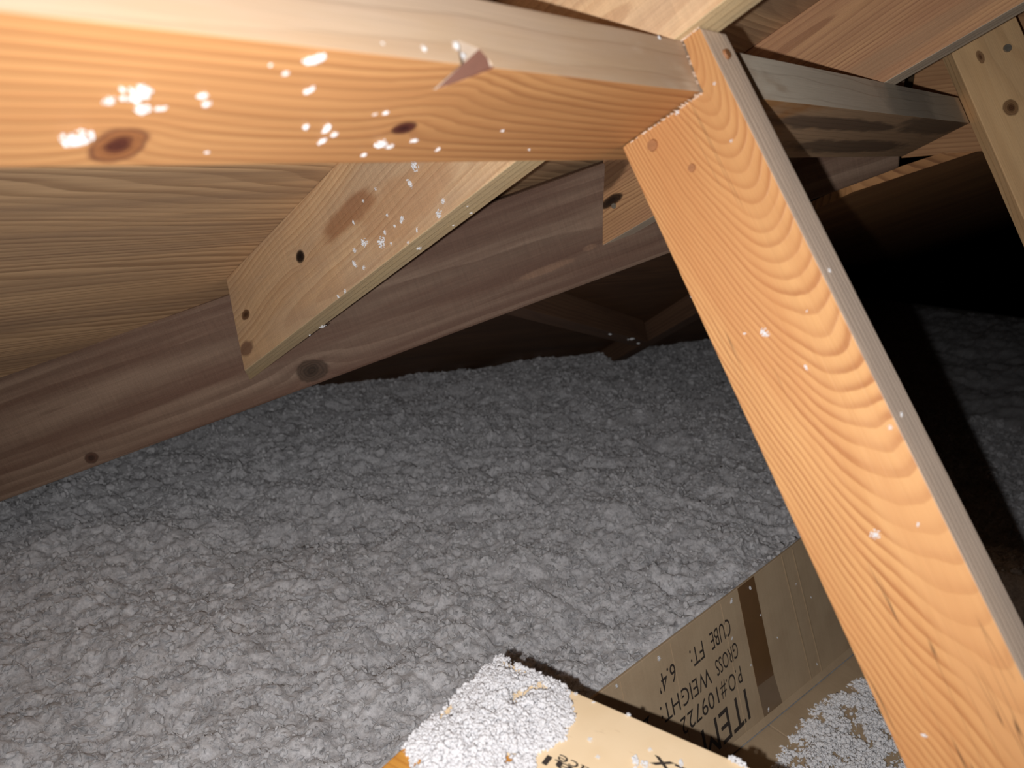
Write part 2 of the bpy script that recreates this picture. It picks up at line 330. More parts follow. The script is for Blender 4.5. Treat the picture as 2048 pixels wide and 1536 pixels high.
po_m = wood('post_wood', (0.52, 0.285, 0.118), (0.30, 0.122, 0.044), pith=(0.071, -0.010), tilt=(0.02, -0.27, -0.18), ring=0.0026, contrast=0.95, warp=0.0065, wx=5.0, fibre=0.16, seed=6.3, rough=0.5,
            stain=(0.40, 0.175, 0.066), stain_amt=0.6, stain_scale=3, checks=0.8, patch=[(-0.36, 0.072, 0.16, 0.022, (0.60, 0.35, 0.16), 0.25), (-0.10, 0.035, 0.14, 0.03, (0.40, 0.175, 0.066), 0.4)], sharp=0.5, late=0.72)
po_e = wood('post_edge_wood', (0.76, 0.59, 0.46), (0.60, 0.44, 0.33), pith=(0.058, -0.02), ring=0.0045, contrast=0.35, fibre=0.25, seed=6.9, stain=(0.5, 0.40, 0.33), stain_amt=0.5)
post = board('post', f, k, pf(jl(0.163), 0.163), pl, J, [po_m, po_e], side_mat=lambda nn, c: 1 if (nn.y > 0.7 and c.y > 0.08) else 0, bevel=0.0008, spikes=spk)
thing(post, 'bright orange pine post with bold arched grain, notched around the beam at its top', 'post', 'posts propping the beam')
nail(post, bjn(0.498, -0.1958, 0.181), J, 0.0038, rusty); nail(post, pf(-0.2588, 0.150), -B, 0.0044, rusty); nail(post, pf(-0.2369, 0.1208), -B, 0.0030, rusty)

# ------------------------------------------------------------------ second strut at the purlin's end
q = [(1.222, -0.2133), (1.2, -0.197), (1.253, -0.1255), (1.275, -0.1418)]
st_m = wood('strut_wood', (0.95, 0.62, 0.32), (0.68, 0.37, 0.16), pith=(0.03, -0.15), tilt=(0.0, 0.05), ring=0.011, contrast=0.35, warp=0.02, wx=4, seed=4.4, fibre=0.15,
            stain=(0.62, 0.40, 0.22), stain_amt=0.4, stain_scale=6, knots=[(0.157, 0.040, 0.0, 0.010, 0.008, 0.02, 0.008, ((0.16, 0.07, 0.03), (0.40, 0.22, 0.1))), (0.235, 0.03, 0.0, 0.008, 0.004, 0.02, 0.004, ((0.2, 0.09, 0.04), (0.45, 0.25, 0.12)))])
strut = board('post', [bjn(b, j, 0.318) for b, j in q], [bjn(b, j, -0.95) for b, j in q],
              bjn(1.2, -0.197, 0.0), N, Vector(bjn(1.253, -0.1255, 0) - bjn(1.2, -0.197, 0)), st_m)
thing(strut, 'tan spotted post at the far end of the beam, by the right frame edge', 'post', 'posts propping the beam')
nz = (bjn(1.2, -0.197, 0) - bjn(1.222, -0.2133, 0)).normalized()
sd = (bjn(1.253, -0.1255, 0) - bjn(1.2, -0.197, 0))
nfront = N.cross(sd).normalized()
if nfront.dot(EYE - bjn(1.2, -0.197, 0)) < 0: nfront = -nfront
nail(strut, bjn(1.2, -0.197, 0.232) + sd * 0.72, nfront, 0.0055, steel)

# ------------------------------------------------------------------ header board behind, and far rafters in the dark
hd_m = wood('header_wood', (0.60, 0.32, 0.145), (0.30, 0.13, 0.055), pith=(0.2, 0.05), ring=0.006, contrast=0.6, warp=0.01, seed=7.7, stain=(0.36, 0.18, 0.08), stain_amt=0.4)
HEADER_PTS = [(1.348, -0.382, 0.886), (1.41, -0.128, 0.915), (1.41, -0.128, 1.18), (1.348, -0.382, 1.04)]
HQ = [P(*q_) for q_ in HEADER_PTS]
hn = (HQ[1] - HQ[0]).cross(HQ[3] - HQ[0]).normalized()
if hn.dot(EYE - HQ[0]) > 0: hn = -hn
hdr = board('header_board', HQ, [p + hn * 0.019 for p in HQ], HQ[0], HQ[1] - HQ[0], HQ[3] - HQ[0], hd_m)
thing(hdr, 'orange board seen in the gap between the reddish rafter and the tan post', 'board')
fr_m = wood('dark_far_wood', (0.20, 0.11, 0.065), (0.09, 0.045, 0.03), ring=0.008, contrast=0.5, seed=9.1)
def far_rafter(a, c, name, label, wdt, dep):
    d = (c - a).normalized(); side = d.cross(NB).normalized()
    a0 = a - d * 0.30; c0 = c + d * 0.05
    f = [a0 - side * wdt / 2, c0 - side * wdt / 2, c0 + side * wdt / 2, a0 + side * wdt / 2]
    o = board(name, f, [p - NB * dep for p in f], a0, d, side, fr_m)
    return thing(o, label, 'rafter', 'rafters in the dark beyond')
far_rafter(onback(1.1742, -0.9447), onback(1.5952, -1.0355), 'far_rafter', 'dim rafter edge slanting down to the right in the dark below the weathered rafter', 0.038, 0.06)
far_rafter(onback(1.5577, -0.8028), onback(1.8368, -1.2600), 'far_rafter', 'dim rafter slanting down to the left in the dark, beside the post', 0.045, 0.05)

# ------------------------------------------------------------------ blown insulation
rng = np.random.default_rng(11)
_perm = rng.permutation(512); _perm = np.concatenate([_perm, _perm]); _ang = rng.uniform(0, 2 * np.pi, 512)
def perlin(x, y):
    xi = np.floor(x).astype(int); yi = np.floor(y).astype(int); fx = x - xi; fy = y - yi
    u = fx * fx * fx * (fx * (fx * 6 - 15) + 10); v = fy * fy * fy * (fy * (fy * 6 - 15) + 10)
    def gr(ix, iy, dx, dy):
        h = _perm[(_perm[ix & 511] + iy) & 511]; a = _ang[h]; return np.cos(a) * dx + np.sin(a) * dy
    n00 = gr(xi, yi, fx, fy); n10 = gr(xi + 1, yi, fx - 1, fy); n01 = gr(xi, yi + 1, fx, fy - 1); n11 = gr(xi + 1, yi + 1, fx - 1, fy - 1)
    return (n00 * (1 - u) + n10 * u) * (1 - v) + (n01 * (1 - u) + n11 * u) * v
ti = (1 + 5 ** 0.5) / 2
icv = np.array([(-1, ti, 0), (1, ti, 0), (-1, -ti, 0), (1, -ti, 0), (0, -1, ti), (0, 1, ti), (0, -1, -ti), (0, 1, -ti), (ti, 0, -1), (ti, 0, 1), (-ti, 0, -1), (-ti, 0, 1)]) / 1.9
icf = np.array([(0, 11, 5), (0, 5, 1), (0, 1, 7), (0, 7, 10), (0, 10, 11), (1, 5, 9), (5, 11, 4), (11, 10, 2), (10, 7, 6), (7, 1, 8), (3, 9, 4), (3, 4, 2), (3, 2, 6), (3, 6, 8), (3, 8, 9), (4, 9, 5), (2, 4, 11), (6, 2, 10), (8, 6, 7), (9, 8, 1)])
def sst(v, a, b):
    t = np.clip((v - a) / (b - a), 0, 1); return t * t * (3 - 2 * t)
def graded(lo, a, b, hi, s, grow, smax):
    mid = list(np.arange(a, b, s)); up = []; x = b; st = s
    while x < hi: up.append(x); st = min(st * grow, smax); x += st
    dn = []; x = a; st = s
    while x > lo: st = min(st * grow, smax); x -= st; dn.append(x)
    return np.array(dn[::-1] + mid + up)
gx = graded(-0.9, 0.05, 1.15, 4.6, 0.0042, 1.022, 0.03); gy = graded(-3.2, -1.3, -0.25, 0.5, 0.0042, 1.03, 0.03)
XX, YY = np.meshgrid(gx, gy, indexing='ij')
wx_ = XX + 0.02 * perlin(XX * 14, YY * 14); wy_ = YY + 0.02 * perlin(XX * 14 + 40, YY * 14 + 9)
H = 0.300 + 0.030 * perlin(XX * 2.3 + 3, YY * 2.3) + 0.020 * perlin(XX * 6.5, YY * 6.5 + 7)
H += 0.017 * perlin(wx_ * 15, wy_ * 15) + 0.010 * np.abs(perlin(wx_ * 27, wy_ * 27)) + 0.011 * perlin(wx_ * 45 + 5, wy_ * 45)
H += 0.008 * np.abs(perlin(XX * 70, YY * 70)) + 0.006 * perlin(XX * 110, YY * 110) - 0.010
drop = sst(YY / np.maximum(XX, 0.2), -0.43, -0.33) * sst(XX, 1.28, 1.62)  # dip added on the right, shaped so the flash leaves it darker
H = np.maximum(H - 0.23 * drop, 0.015 + 0.2 * (H - 0.27).clip(0, 1))
# a hollow in front of the opened carton
pdir = (XX - 0.7991) * -0.1392 + (YY + 0.3827) * 0.9903
hollow = sst(XX, 0.50, 0.545) * (1 - sst(XX, 1.20, 1.24))
wallz = 0.31 - 0.9455 / 0.3256 * pdir * 1.0
low = np.where(pdir > -0.010, np.maximum(np.minimum(wallz - 0.03, 0.27), 0.085), 9.0)
Hc = np.where(pdir > -0.010, np.minimum(H, low + 0.2 * (H - 0.30)), H)
near_edge = sst(pdir, -0.05, -0.012)
H = H * (1 - hollow) + Hc * hollow
topz = 0.312 + 0.089 * ((XX - 0.7991) * 0.9903 + (YY + 0.3827) * 0.1392)
H = np.where((pdir <= -0.010) & (pdir > -0.06) & (XX > 0.52) & (XX < 1.22), H * (1 - near_edge) + (topz + 0.001 + 0.75 * (H - 0.31)) * near_edge, H)
me = bpy.data.meshes.new('blown_insulation')
nx, ny = XX.shape
co = np.stack([-XX, YY, H], -1).reshape(-1, 3).astype(np.float32)
i0 = (np.arange(nx - 1)[:, None] * ny + np.arange(ny - 1)[None, :]).reshape(-1)
quads = np.stack([i0, i0 + 1, i0 + ny + 1, i0 + ny], -1).astype(np.int32)
# small tufts all over the surface, part of the same loose stuff
NT = 210000
rr_ = rng.uniform(0.0, 1.0, NT) ** 0.85; th_ = rng.uniform(-1.45, 0.75, NT)
tx = -0.1 + 0.0 + 2.9 * rr_ * np.cos(th_ + 0.0) * 1.0; ty = 0.25 + 2.9 * rr_ * np.sin(th_) * 1.0
ok = (tx > gx[3]) & (tx < gx[-4]) & (ty > gy[3]) & (ty < gy[-4]); tx = tx[ok]; ty = ty[ok]
ia = np.clip(np.searchsorted(gx, tx), 1, len(gx) - 1); ib = np.clip(np.searchsorted(gy, ty), 1, len(gy) - 1)
fa = (tx - gx[ia - 1]) / (gx[ia] - gx[ia - 1]); fb = (ty - gy[ib - 1]) / (gy[ib] - gy[ib - 1])
tz = H[ia - 1, ib - 1] * (1 - fa) * (1 - fb) + H[ia, ib - 1] * fa * (1 - fb) + H[ia - 1, ib] * (1 - fa) * fb + H[ia, ib] * fa * fb
pd_ = (tx - 0.7991) * -0.1392 + (ty + 0.3827) * 0.9903
ok = ~((pd_ > -0.014) & (tx > 0.5) & (tx < 1.24)); tx, ty, tz = tx[ok], ty[ok], tz[ok]
nt = len(tx); sz = (0.0009 + 0.0024 * rng.random(nt) ** 2.4) * (0.8 + 0.5 * np.hypot(tx, ty + 0.1))
A_ = rng.normal(size=(nt, 3, 3)) * 0.55 + np.eye(3) * 0.8
tv = np.einsum('kij,vj->kvi', A_, icv) * sz[:, None, None]
tv += np.stack([-tx, ty, tz + sz * 0.35], -1)[:, None, :]
tf = (icf[None] + (np.arange(nt) * 12)[:, None, None]) + len(co)
ntri = nt * 20
co = np.concatenate([co, tv.reshape(-1, 3).astype(np.float32)])
me.vertices.add(len(co)); me.vertices.foreach_set('co', co.reshape(-1))
lv = np.concatenate([quads.reshape(-1), tf.reshape(-1).astype(np.int32)])
me.loops.add(len(lv)); me.loops.foreach_set('vertex_index', lv)
npoly = len(quads) + ntri; me.polygons.add(npoly)
me.polygons.foreach_set('loop_start', np.concatenate([np.arange(0, quads.size, 4), quads.size + np.arange(0, ntri * 3, 3)]).astype(np.int32))
me.update(calc_edges=True); me.validate()
me.polygons.foreach_set('use_smooth', np.arange(npoly) < len(quads))
def fluff_mat(name, c0, c1, d=0.004, sss=0.0):
    m, g = new_mat(name); O, X, Y, Z = obj_xyz(g)
    big = g.noise(O, 30, 4, 0.6); fine = g.noise(O, 220, 4, 0.7); hair = g.noise(g.vscale(O, (1, 1, 1)), 600, 3, 0.75, 1.5)
    f = g.m('ADD', g.m('MULTIPLY', big, 0.4), g.m('MULTIPLY', fine, 0.6))
    g.l.new(g.ramp(f, [(0.33, c0), (0.62, c1)]), g.b.inputs['Base Color'])
    g.b.inputs['Roughness'].default_value = 1.0; g.b.inputs['Specular IOR Level'].default_value = 0.0
    g.b.inputs['Subsurface Weight'].default_value = 0.6 if sss else 0.0; g.b.inputs['Subsurface Radius'].default_value = (1, 1, 1); g.b.inputs['Subsurface Scale'].default_value = sss
    bump(g, g.m('ADD', fine, g.m('MULTIPLY', hair, 0.7)), d, 0.8); return m
ins_m = fluff_mat('blown_fibre', (0.41, 0.406, 0.425), (0.81, 0.80, 0.82), 0.002, 0.005)
ins = link('blown_insulation', me, mat=ins_m); ins['kind'] = 'stuff'
thing(ins, 'loose grey white blown insulation covering the attic floor', 'insulation')

# ------------------------------------------------------------------ white fluff: flakes and heaps
flk_m = fluff_mat('white_fluff', (0.66, 0.66, 0.68), (0.80, 0.80, 0.82), 0.0002)
def tuft(bm, c, r, rnd, sub=1):
    ret = bmesh.ops.create_icosphere(bm, subdivisions=sub, radius=r, matrix=Matrix.Translation(c))
    off = Vector((rnd.uniform(0, 99), rnd.uniform(0, 99), rnd.uniform(0, 99)))
    for v in ret['verts']:
        d = (v.co - c); v.co = c + d * (1 + 0.55 * mnoise.noise(d * (1.4 / r) + off))
flake_meshes = []
for s in range(12):
    rnd = random.Random(100 + s); bm = bmesh.new()
    ax = rnd.uniform(0.35, 0.95); cnt = rnd.randint(34, 60)
    for i in range(cnt):
        a = rnd.uniform(0, 6.28); rr = rnd.random() ** 0.7
        c = Vector((math.cos(a) * rr * 0.85, math.sin(a) * rr * 0.85 * ax, 0.10 + rnd.random() * 0.30 * (1 - rr * 0.6)))
        tuft(bm, c, rnd.uniform(0.07, 0.20) * (1 - 0.35 * rr), rnd)
    mm = bpy.data.meshes.new('fluff_flake'); bm.to_mesh(mm); bm.free(); mm.materials.append(flk_m); flake_meshes.append(mm)
fr = random.Random(42)
def flake(pos, normal, size, label, group):
    o = bpy.data.objects.new('fluff_flake', fr.choice(flake_meshes)); COL.objects.link(o)
    o.matrix_world = Matrix.Translation(pos) @ normal.to_track_quat('Z', 'Y').to_matrix().to_4x4() @ Matrix.Rotation(fr.uniform(0, 6.28), 4, 'Z') @ Matrix.Diagonal((size * 1.15, size * 1.15, size * 1.3, 1))
    return thing(o, label, 'fluff', group)
PB = [(0.1101, -0.2795, 0.0062, 'large white fluff tuft left of the round knot on the beam'), (0.1228, -0.2476, 0.0065, 'largest white fluff tuft, above the round knot on the beam'),
      (0.1286, -0.2586, 0.0034, None), (0.116, -0.2546, 0.0027, None), (0.1358, -0.258, 0.0023, None), (0.1485, -0.2483, 0.0023, None), (0.152, -0.2536, 0.0024, None),
      (0.1828, -0.2191, 0.0047, 'white fluff tuft near the upper edge of the beam face, topmost of its column'), (0.1917, -0.2397, 0.0029, None), (0.176, -0.2303, 0.0016, None), (0.1675, -0.2262, 0.001, None), (0.205, -0.268, 0.0025, None),
      (0.2162, -0.2688, 0.0037, 'branching white fluff tuft low on the beam, left of the dark red knot'), (0.2204, -0.2799, 0.0031, None), (0.2238, -0.2743, 0.0022, None), (0.2564, -0.2816, 0.0039, 'white fluff tuft just below the dark red knot on the beam'), (0.2646, -0.285, 0.0024, None),
      (0.2535, -0.2938, 0.0018, None), (0.2773, -0.2786, 0.0024, None), (0.3014, -0.2879, 0.002, None), (0.2365, -0.2559, 0.0012, None), (0.2417, -0.2542, 0.0017, None), (0.3357, -0.2668, 0.0014, None), (0.3805, -0.288, 0.0013, None), (0.1666, -0.2913, 0.0013, None)]
for b, j, s, lab in PB:
    flake(bjn(b, j, 0.1631), -N, s, lab or 'small white fluff fleck on the orange lower face of the beam', None if lab else 'small flecks on the beam face')
for b, j, n, s in [(0.2378, -0.213, 0.1687, 0.0017), (0.2587, -0.213, 0.172, 0.0023), (0.264, -0.2150, 0.1693, 0.0018), (0.2152, -0.213, 0.1686, 0.0008), (0.4519, -0.213, 0.1994, 0.0016)]:
    flake(bjn(b, -0.2131 if n != 0.1693 else -0.2155, n), J, s, 'small white fluff fleck on the pale upper face of the beam', 'small flecks on the pale beam face')
J1 = [(-0.4837, 0.2577, 0.0046), (-0.4991, 0.2467, 0.0042), (-0.4668, 0.213, 0.0022), (-0.4773, 0.206, 0.0036), (-0.594, 0.2313, 0.0041), (-0.568, 0.2193, 0.005), (-0.614, 0.2321, 0.0026), (-0.6216, 0.2197, 0.0037), (-0.6095, 0.2104, 0.0021), (-0.5267, 0.2252, 0.0024), (-0.5135, 0.2069, 0.0019), (-0.5992, 0.2561, 0.0021), (-0.5583, 0.2255, 0.002), (-0.546, 0.2383, 0.0015), (-0.5306, 0.2234, 0.0019), (-0.6553, 0.2024, 0.0022), (-0.67, 0.2025, 0.0022), (-0.5727, 0.2667, 0.0015), (-0.5317, 0.2025, 0.0014), (-0.5557, 0.2125, 0.0015), (-0.5482, 0.2671, 0.0015), (-0.5415, 0.2244, 0.0015)]
for j, n, s in J1:
    flake(bjn(0.4719, j, n), -B, s * 1.3, 'small white fluff fleck on the side of the knotholed brown rafter', 'flecks on the brown rafter side')
for b, j, s in [(0.4939, -0.5445, 0.0035), (0.502, -0.469, 0.0019), (0.4847, -0.454, 0.0013), (0.507, -0.7731, 0.0049), (0.506, -0.8051, 0.0025), (0.5008, -0.4951, 0.0014)]:
    flake(bjn(b, j, 0.2009), -N, s, 'white fluff fleck on the narrow underside of the knotholed brown rafter', 'flecks on the brown rafter underside')
PF = [(-0.2278, -0.0011, 0.0036, 'white fluff tuft midway up the post, on its wide grained face'), (-0.2416, 0.0032, 0.0013, None), (-0.2102, -0.0309, 0.0019, None), (-0.1973, 0.0021, 0.0009, None), (-0.2055, -0.1396, 0.004, 'largest white fluff tuft on the lower half of the post'), (-0.1799, -0.1379, 0.0015, None), (-0.175, -0.0798, 0.0018, None), (-0.2048, 0.1226, 0.0013, None), (-0.2207, -0.2621, 0.0021, None), (-0.2018, 0.162, 0.0013, None), (-0.233, 0.1600, 0.002, None)]
for j, n, s, lab in PF:
    flake(pf(j, n) - B * 0.0001, -B, s, lab or 'tiny white fluff fleck on the wide grained face of the post', None if lab else 'tiny flecks on the post face')
flake(pf(jl(0.0405), 0.0405) + B * 0.004, -J, 0.0031, 'white fluff ball clinging to the left edge of the post, upper of two', None)
flake(pf(jl(0.0340), 0.0340) + B * 0.004, -J, 0.0021, 'white fluff ball clinging to the left edge of the post, lower of two', None)
for j, n, lab in [(0.0205, 0, 'white fluff speck high on the narrow grey side of the post'), (-0.0761, 0, 'white fluff speck low on the narrow grey side of the post')]:
    flake(bjn(0.478 - 0.085 * (0.163 - j) + 0.012, jr(j), j), J, 0.0017, lab, None)
for x, y, s in [(1.6, -1.03, 0.008), (1.52, -1.0, 0.010), (1.40, -0.98, 0.006)]:
    flake(onback(x, y) - NB * 0.062, -NB, s, 'dim white fluff wisp hanging in the dark below the weathered rafter', 'wisps in the dark')

# ------------------------------------------------------------------ opened brown carton beside the post
ce = P(0.9903, 0.1392, 0); ct = P(-0.0453, 0.3224, -0.9455); c0 = P(0.7991, -0.3827, 0.31)
ce.normalize(); ct = (ct - ce * ct.dot(ce)).normalized()
cn = ce.cross(ct)
if cn.dot(EYE - c0) < 0: cn = -cn
def A(s, t, h=0.0): return c0 + ce * s + ct * t + cn * h
def card_mat(name, c, c2):
    m, g = new_mat(name); O, X, Y, Z = obj_xyz(g)
    fl = g.noise(g.vscale(O, (260, 8, 8)), 1.0, 2, 0.5); mo = g.noise(O, 14, 4, 0.6); sp = g.noise(O, 500, 2, 0.6)
    col = g.mix(g.smooth(mo, 0.35, 0.7), c, c2)
    col = g.mix(0.22, col, g.ramp(fl, [(0.3, 0.75), (0.7, 1.0)]), 'MULTIPLY'); col = g.mix(0.2, col, g.ramp(sp, [(0.3, 0.7), (0.7, 1.0)]), 'MULTIPLY')
    g.l.new(col, g.b.inputs['Base Color']); g.b.inputs['Roughness'].default_value = 0.65; g.b.inputs['Specular IOR Level'].default_value = 0.3
    bump(g, fl, 0.0004, 0.3); return m
card = card_mat('brown_cardboard', (0.56, 0.42, 0.275), (0.50, 0.365, 0.235))
ink = plain('black_print', (0.045, 0.035, 0.03), 0.6)
tape_m = plain('brown_packing_tape', (0.17, 0.085, 0.03), 0.28, spec=0.5, nz=(40, 0.3))
tape2_m = plain('thin_tape_end', (0.25, 0.165, 0.095), 0.3, spec=0.5, nz=(40, 0.3))
carton = bpy.data.objects.new('cardboard_carton', None); COL.objects.link(carton); carton.location = A(0.1, 0.1925)
carton.empty_display_size = 0.05
thing(carton, 'opened brown cardboard carton with upside-down CUBE FT and GROSS WEIGHT print, beside the post', 'carton')
def part(o, parent): 
    mw = o.matrix_world.copy(); o.parent = parent
    o.matrix_local = parent.matrix_world.inverted() @ mw; return o
bpy.context.view_layer.update()
def topt(s): return 0.018 - 0.089 * (s + 0.2024)
ss = [-0.26, -0.2, -0.1, 0.0, 0.1, 0.2, 0.3, 0.42]
f = [A(s, topt(s) + 0.0012 * math.sin(s * 70)) for s in ss] + [A(0.42, 0.1925), A(-0.26, 0.1925)]
part(board('printed_panel', f, [p - cn * 0.0045 for p in f], A(0, 0), ce, ct, card, bevel=0.0008), carton)
# the fold along the panel's foot and the flap that lies out on the floor
pd = P(-0.1392, 0.9903, 0).normalized(); fd = (pd + Vector((0, 0, -0.03))).normalized()
f = [A(-0.26, 0.183, 0.0002), A(0.42, 0.183, 0.0002), A(0.42, 0.1925, 0.004), A(-0.26, 0.1925, 0.004)]
part(board('fold', f, [p - cn * 0.003 for p in f], A(0, 0.18), ce, ct, card, bevel=0.0006), carton)
g0 = A(-0.26, 0.1945, 0.003); g1 = A(0.42, 0.1945, 0.003)
slit = [A(0.093, 0.1945, 0.003), A(0.0945, 0.1945, 0.003) + fd * 0.045, A(0.0965, 0.1945, 0.003)]
f = [g0] + [p + Vector((0, 0, 0)) for p in slit] + [g1, g1 + fd * 0.30, g0 + fd * 0.16]
flapn = ce.cross(fd); flapn = flapn if flapn.z > 0 else -flapn
part(board('floor_flap', f, [p - flapn * 0.0045 for p in f], g0, ce, fd, card, bevel=0.0006), carton)
def patch_on_A(name, quad, mat, th):
    f = [A(s, t, th) for s, t in quad]
    return part(board(name, f, [p - cn * (th - 0.0001) for p in f], A(0, 0), ct, ce, mat, bevel=0), carton)
o = patch_on_A('tape', [(0.0859, topt(0.086) + 0.001), (0.1264, topt(0.126) + 0.001), (0.1300, 0.1369), (0.0885, 0.1369)], tape_m, 0.0005); o['label'] = 'strip of shiny dark brown packing tape'
o = patch_on_A('tape_end', [(0.0885, 0.1369), (0.1300, 0.1369), (0.1375, 0.1825), (0.0915, 0.1825)], tape2_m, 0.0004); o['label'] = 'paler single layer of packing tape'
for sa, sb in ((0.1995, 0.2166), (0.2287, 0.2470)):
    o = patch_on_A('crease', [(sa, topt(sa) + 0.004), (sa + 0.0022, topt(sa) + 0.004), (sb + 0.0022, 0.183), (sb, 0.183)], card_mat('raised_crease', (0.46, 0.34, 0.22), (0.40, 0.29, 0.18)), 0.0011)
for sa in (-0.16, -0.065, 0.045):
    o = patch_on_A('crease', [(sa, topt(sa) + 0.004), (sa + 0.001, topt(sa) + 0.004), (sa + 0.004, 0.183), (sa + 0.003, 0.183)], card, 0.0006)

def print_line(txt, s0, t0, s1, t1, cap, parent, mat, px, py, pn, org, name, bold=0.0):
    """a printed line: starts at (s0,t0), reads along px over the given length, letters cap tall along py"""
    cu = bpy.data.curves.new(name, 'FONT'); cu.body = txt; cu.size = 1.0; cu.extrude = 0.0; cu.offset = bold; cu.resolution_u = 3
    tmp = bpy.data.objects.new(name, cu); COL.objects.link(tmp); bpy.context.view_layer.update()
    dg = bpy.context.evaluated_depsgraph_get(); mm = bpy.data.meshes.new_from_object(tmp.evaluated_get(dg))
    bpy.data.objects.remove(tmp)
    xs = [v.co.x for v in mm.vertices]; ys = [v.co.y for v in mm.vertices]
    a = org(s0, t0); b_ = org(s1, t1); L = (b_ - a).length; x0, x1 = min(xs), max(xs); cap0 = 0.69
    dirx = (b_ - a).normalized()
    for v in mm.vertices:
        p = a + dirx * ((v.co.x - x0) / (x1 - x0) * L) + py * (v.co.y / cap0 * cap) + pn * 0.0003
        v.co = p
    bm = bmesh.new(); bm.from_mesh(mm); bmesh.ops.recalc_face_normals(bm, faces=bm.faces)
    for fc in bm.faces:
        if fc.normal.dot(pn) < 0: fc.normal_flip()
    bm.to_mesh(mm); bm.free(); mm.materials.clear()
    o = link(name, mm, mat=mat); return part(o, parent)
prt = lambda *a, **k: print_line(*a, carton, ink, -ce, ct, cn, A, 'printed_text', **k)
prt('CUBE', 0.0560, 0.0228, 0.0105, 0.0280, 0.0235)
prt('FT:', -0.0055, 0.0302, -0.0335, 0.0335, 0.0235)
prt('6.4\u2019', -0.0645, 0.0345, -0.0985, 0.0395, 0.0230)
prt('GROSS', 0.0625, 0.0590, 0.0110, 0.0665, 0.0215)
prt('WEIGHT:', -0.0010, 0.0680, -0.1045, 0.0765, 0.0225)
prt('2.', -0.1240, 0.0765, -0.1440, 0.0790, 0.0220)
prt('P.O.#', 0.0605, 0.0935, 0.0120, 0.1000, 0.0225)
prt('109722', 0.0060, 0.0990, -0.0735, 0.1070, 0.0220)
prt('ITEM', 0.0625, 0.1270, -0.0400, 0.1385, 0.0430)

for s, t, sz in [(0.1118, 0.0012, 0.0046), (0.0661, 0.0035, 0.0052), (-0.0914, 0.0179, 0.0047), (-0.1681, 0.0190, 0.0038), (0.1236, 0.046, 0.0023), (0.2209, 0.0356, 0.0025), (0.2528, 0.0678, 0.0026), (0.2363, 0.1673, 0.0026), (0.1019, 0.175, 0.0041), (0.0533, 0.0513, 0.003), (0.1525, 0.0912, 0.0024), (0.0822, 0.1022, 0.0023)]:
    flake(A(s, t, 0.0012), cn, sz * 0.8, 'tiny white fluff fleck on the printed panel of the brown carton', 'flecks on the brown carton')

def in_poly(x, y, poly):
    c = False
    for i in range(len(poly)):
        x1, y1 = poly[i]; x2, y2 = poly[i - 1]
        if (y1 > y) != (y2 > y) and x < (x2 - x1) * (y - y1) / (y2 - y1) + x1: c = not c
    return c
def edge_dist(x, y, poly):
    d = 9.0
    for i in range(len(poly)):
        x1, y1 = poly[i]; x2, y2 = poly[i - 1]; dx, dy = x2 - x1, y2 - y1
        t = max(0, min(1, ((x - x1) * dx + (y - y1) * dy) / (dx * dx + dy * dy))); d = min(d, math.hypot(x - x1 - dx * t, y - y1 - dy * t))
    return d
def heap(name, poly, zf, count, rmin, rmax, height, holes, seed, grow, label, mat=None):
    """a heap of loose tufts over the outline poly (x, y), thicker inside, with bare spots"""
    rnd = random.Random(seed); spots = []; xs = [p[0] for p in poly]; ys = [p[1] for p in poly]; made = 0
    while made < count:
        x = rnd.uniform(min(xs) - grow, max(xs) + grow); y = rnd.uniform(min(ys) - grow, max(ys) + grow)
        ins_ = in_poly(x, y, poly); d = edge_dist(x, y, poly)
        if not ins_ and d > grow * rnd.random() ** 2: continue
        nv = mnoise.noise(Vector((x * 42, y * 42, seed))) + 0.5 * mnoise.noise(Vector((x * 110, y * 110, seed + 3)))
        if nv < holes and rnd.random() < 0.93: continue
        th = height * min(1.0, d / 0.03 if ins_ else 0.0) * (0.5 + 0.7 * max(0, nv + 0.4))
        r = rmin + (rmax - rmin) * rnd.random() ** 1.8; z = zf(x, y) + r * 0.4 + rnd.random() ** 0.6 * th
        spots.append((-x, y, z, r)); made += 1
    sp = np.array(spots); n_ = len(sp); rg = np.random.default_rng(seed)
    A_ = rg.normal(size=(n_, 3, 3)) * 0.42 + np.eye(3)
    tv = np.einsum('kij,vj->kvi', A_, icv) * sp[:, 3][:, None, None] * (0.8 + 0.4 * rg.random((n_, 12, 1))) + sp[:, None, :3]
    tf = icf[None] + (np.arange(n_) * 12)[:, None, None]
    mm = bpy.data.meshes.new(name); mm.vertices.add(n_ * 12); mm.vertices.foreach_set('co', tv.reshape(-1).astype(np.float32))
    mm.loops.add(n_ * 60); mm.loops.foreach_set('vertex_index', tf.reshape(-1).astype(np.int32))
    mm.polygons.add(n_ * 20); mm.polygons.foreach_set('loop_start', np.arange(0, n_ * 60, 3, dtype=np.int32))
    mm.update(calc_edges=True); mm.validate()
    o = link(name, mm, mat=mat or flk_m2); o['kind'] = 'stuff'; return thing(o, label, 'insulation')
flk_m2 = fluff_mat('heaped_fluff', (0.54, 0.535, 0.555), (0.68, 0.675, 0.695), 0.0002)
fz0 = g0.z
heap('fluff_heap', [(1.10, -0.232), (0.995, -0.262), (0.935, -0.273), (0.872, -0.272), (0.812, -0.2641), (0.80, -0.14), (0.98, -0.10)], lambda x, y: fz0 - 0.002, 14000, 0.0005, 0.0026, 0.012, -0.17, 21, 0.006,
     'clumped white insulation lying on the floor flap of the brown carton', fluff_mat('floor_fluff', (0.80, 0.795, 0.82), (0.94, 0.935, 0.95), 0.0002))

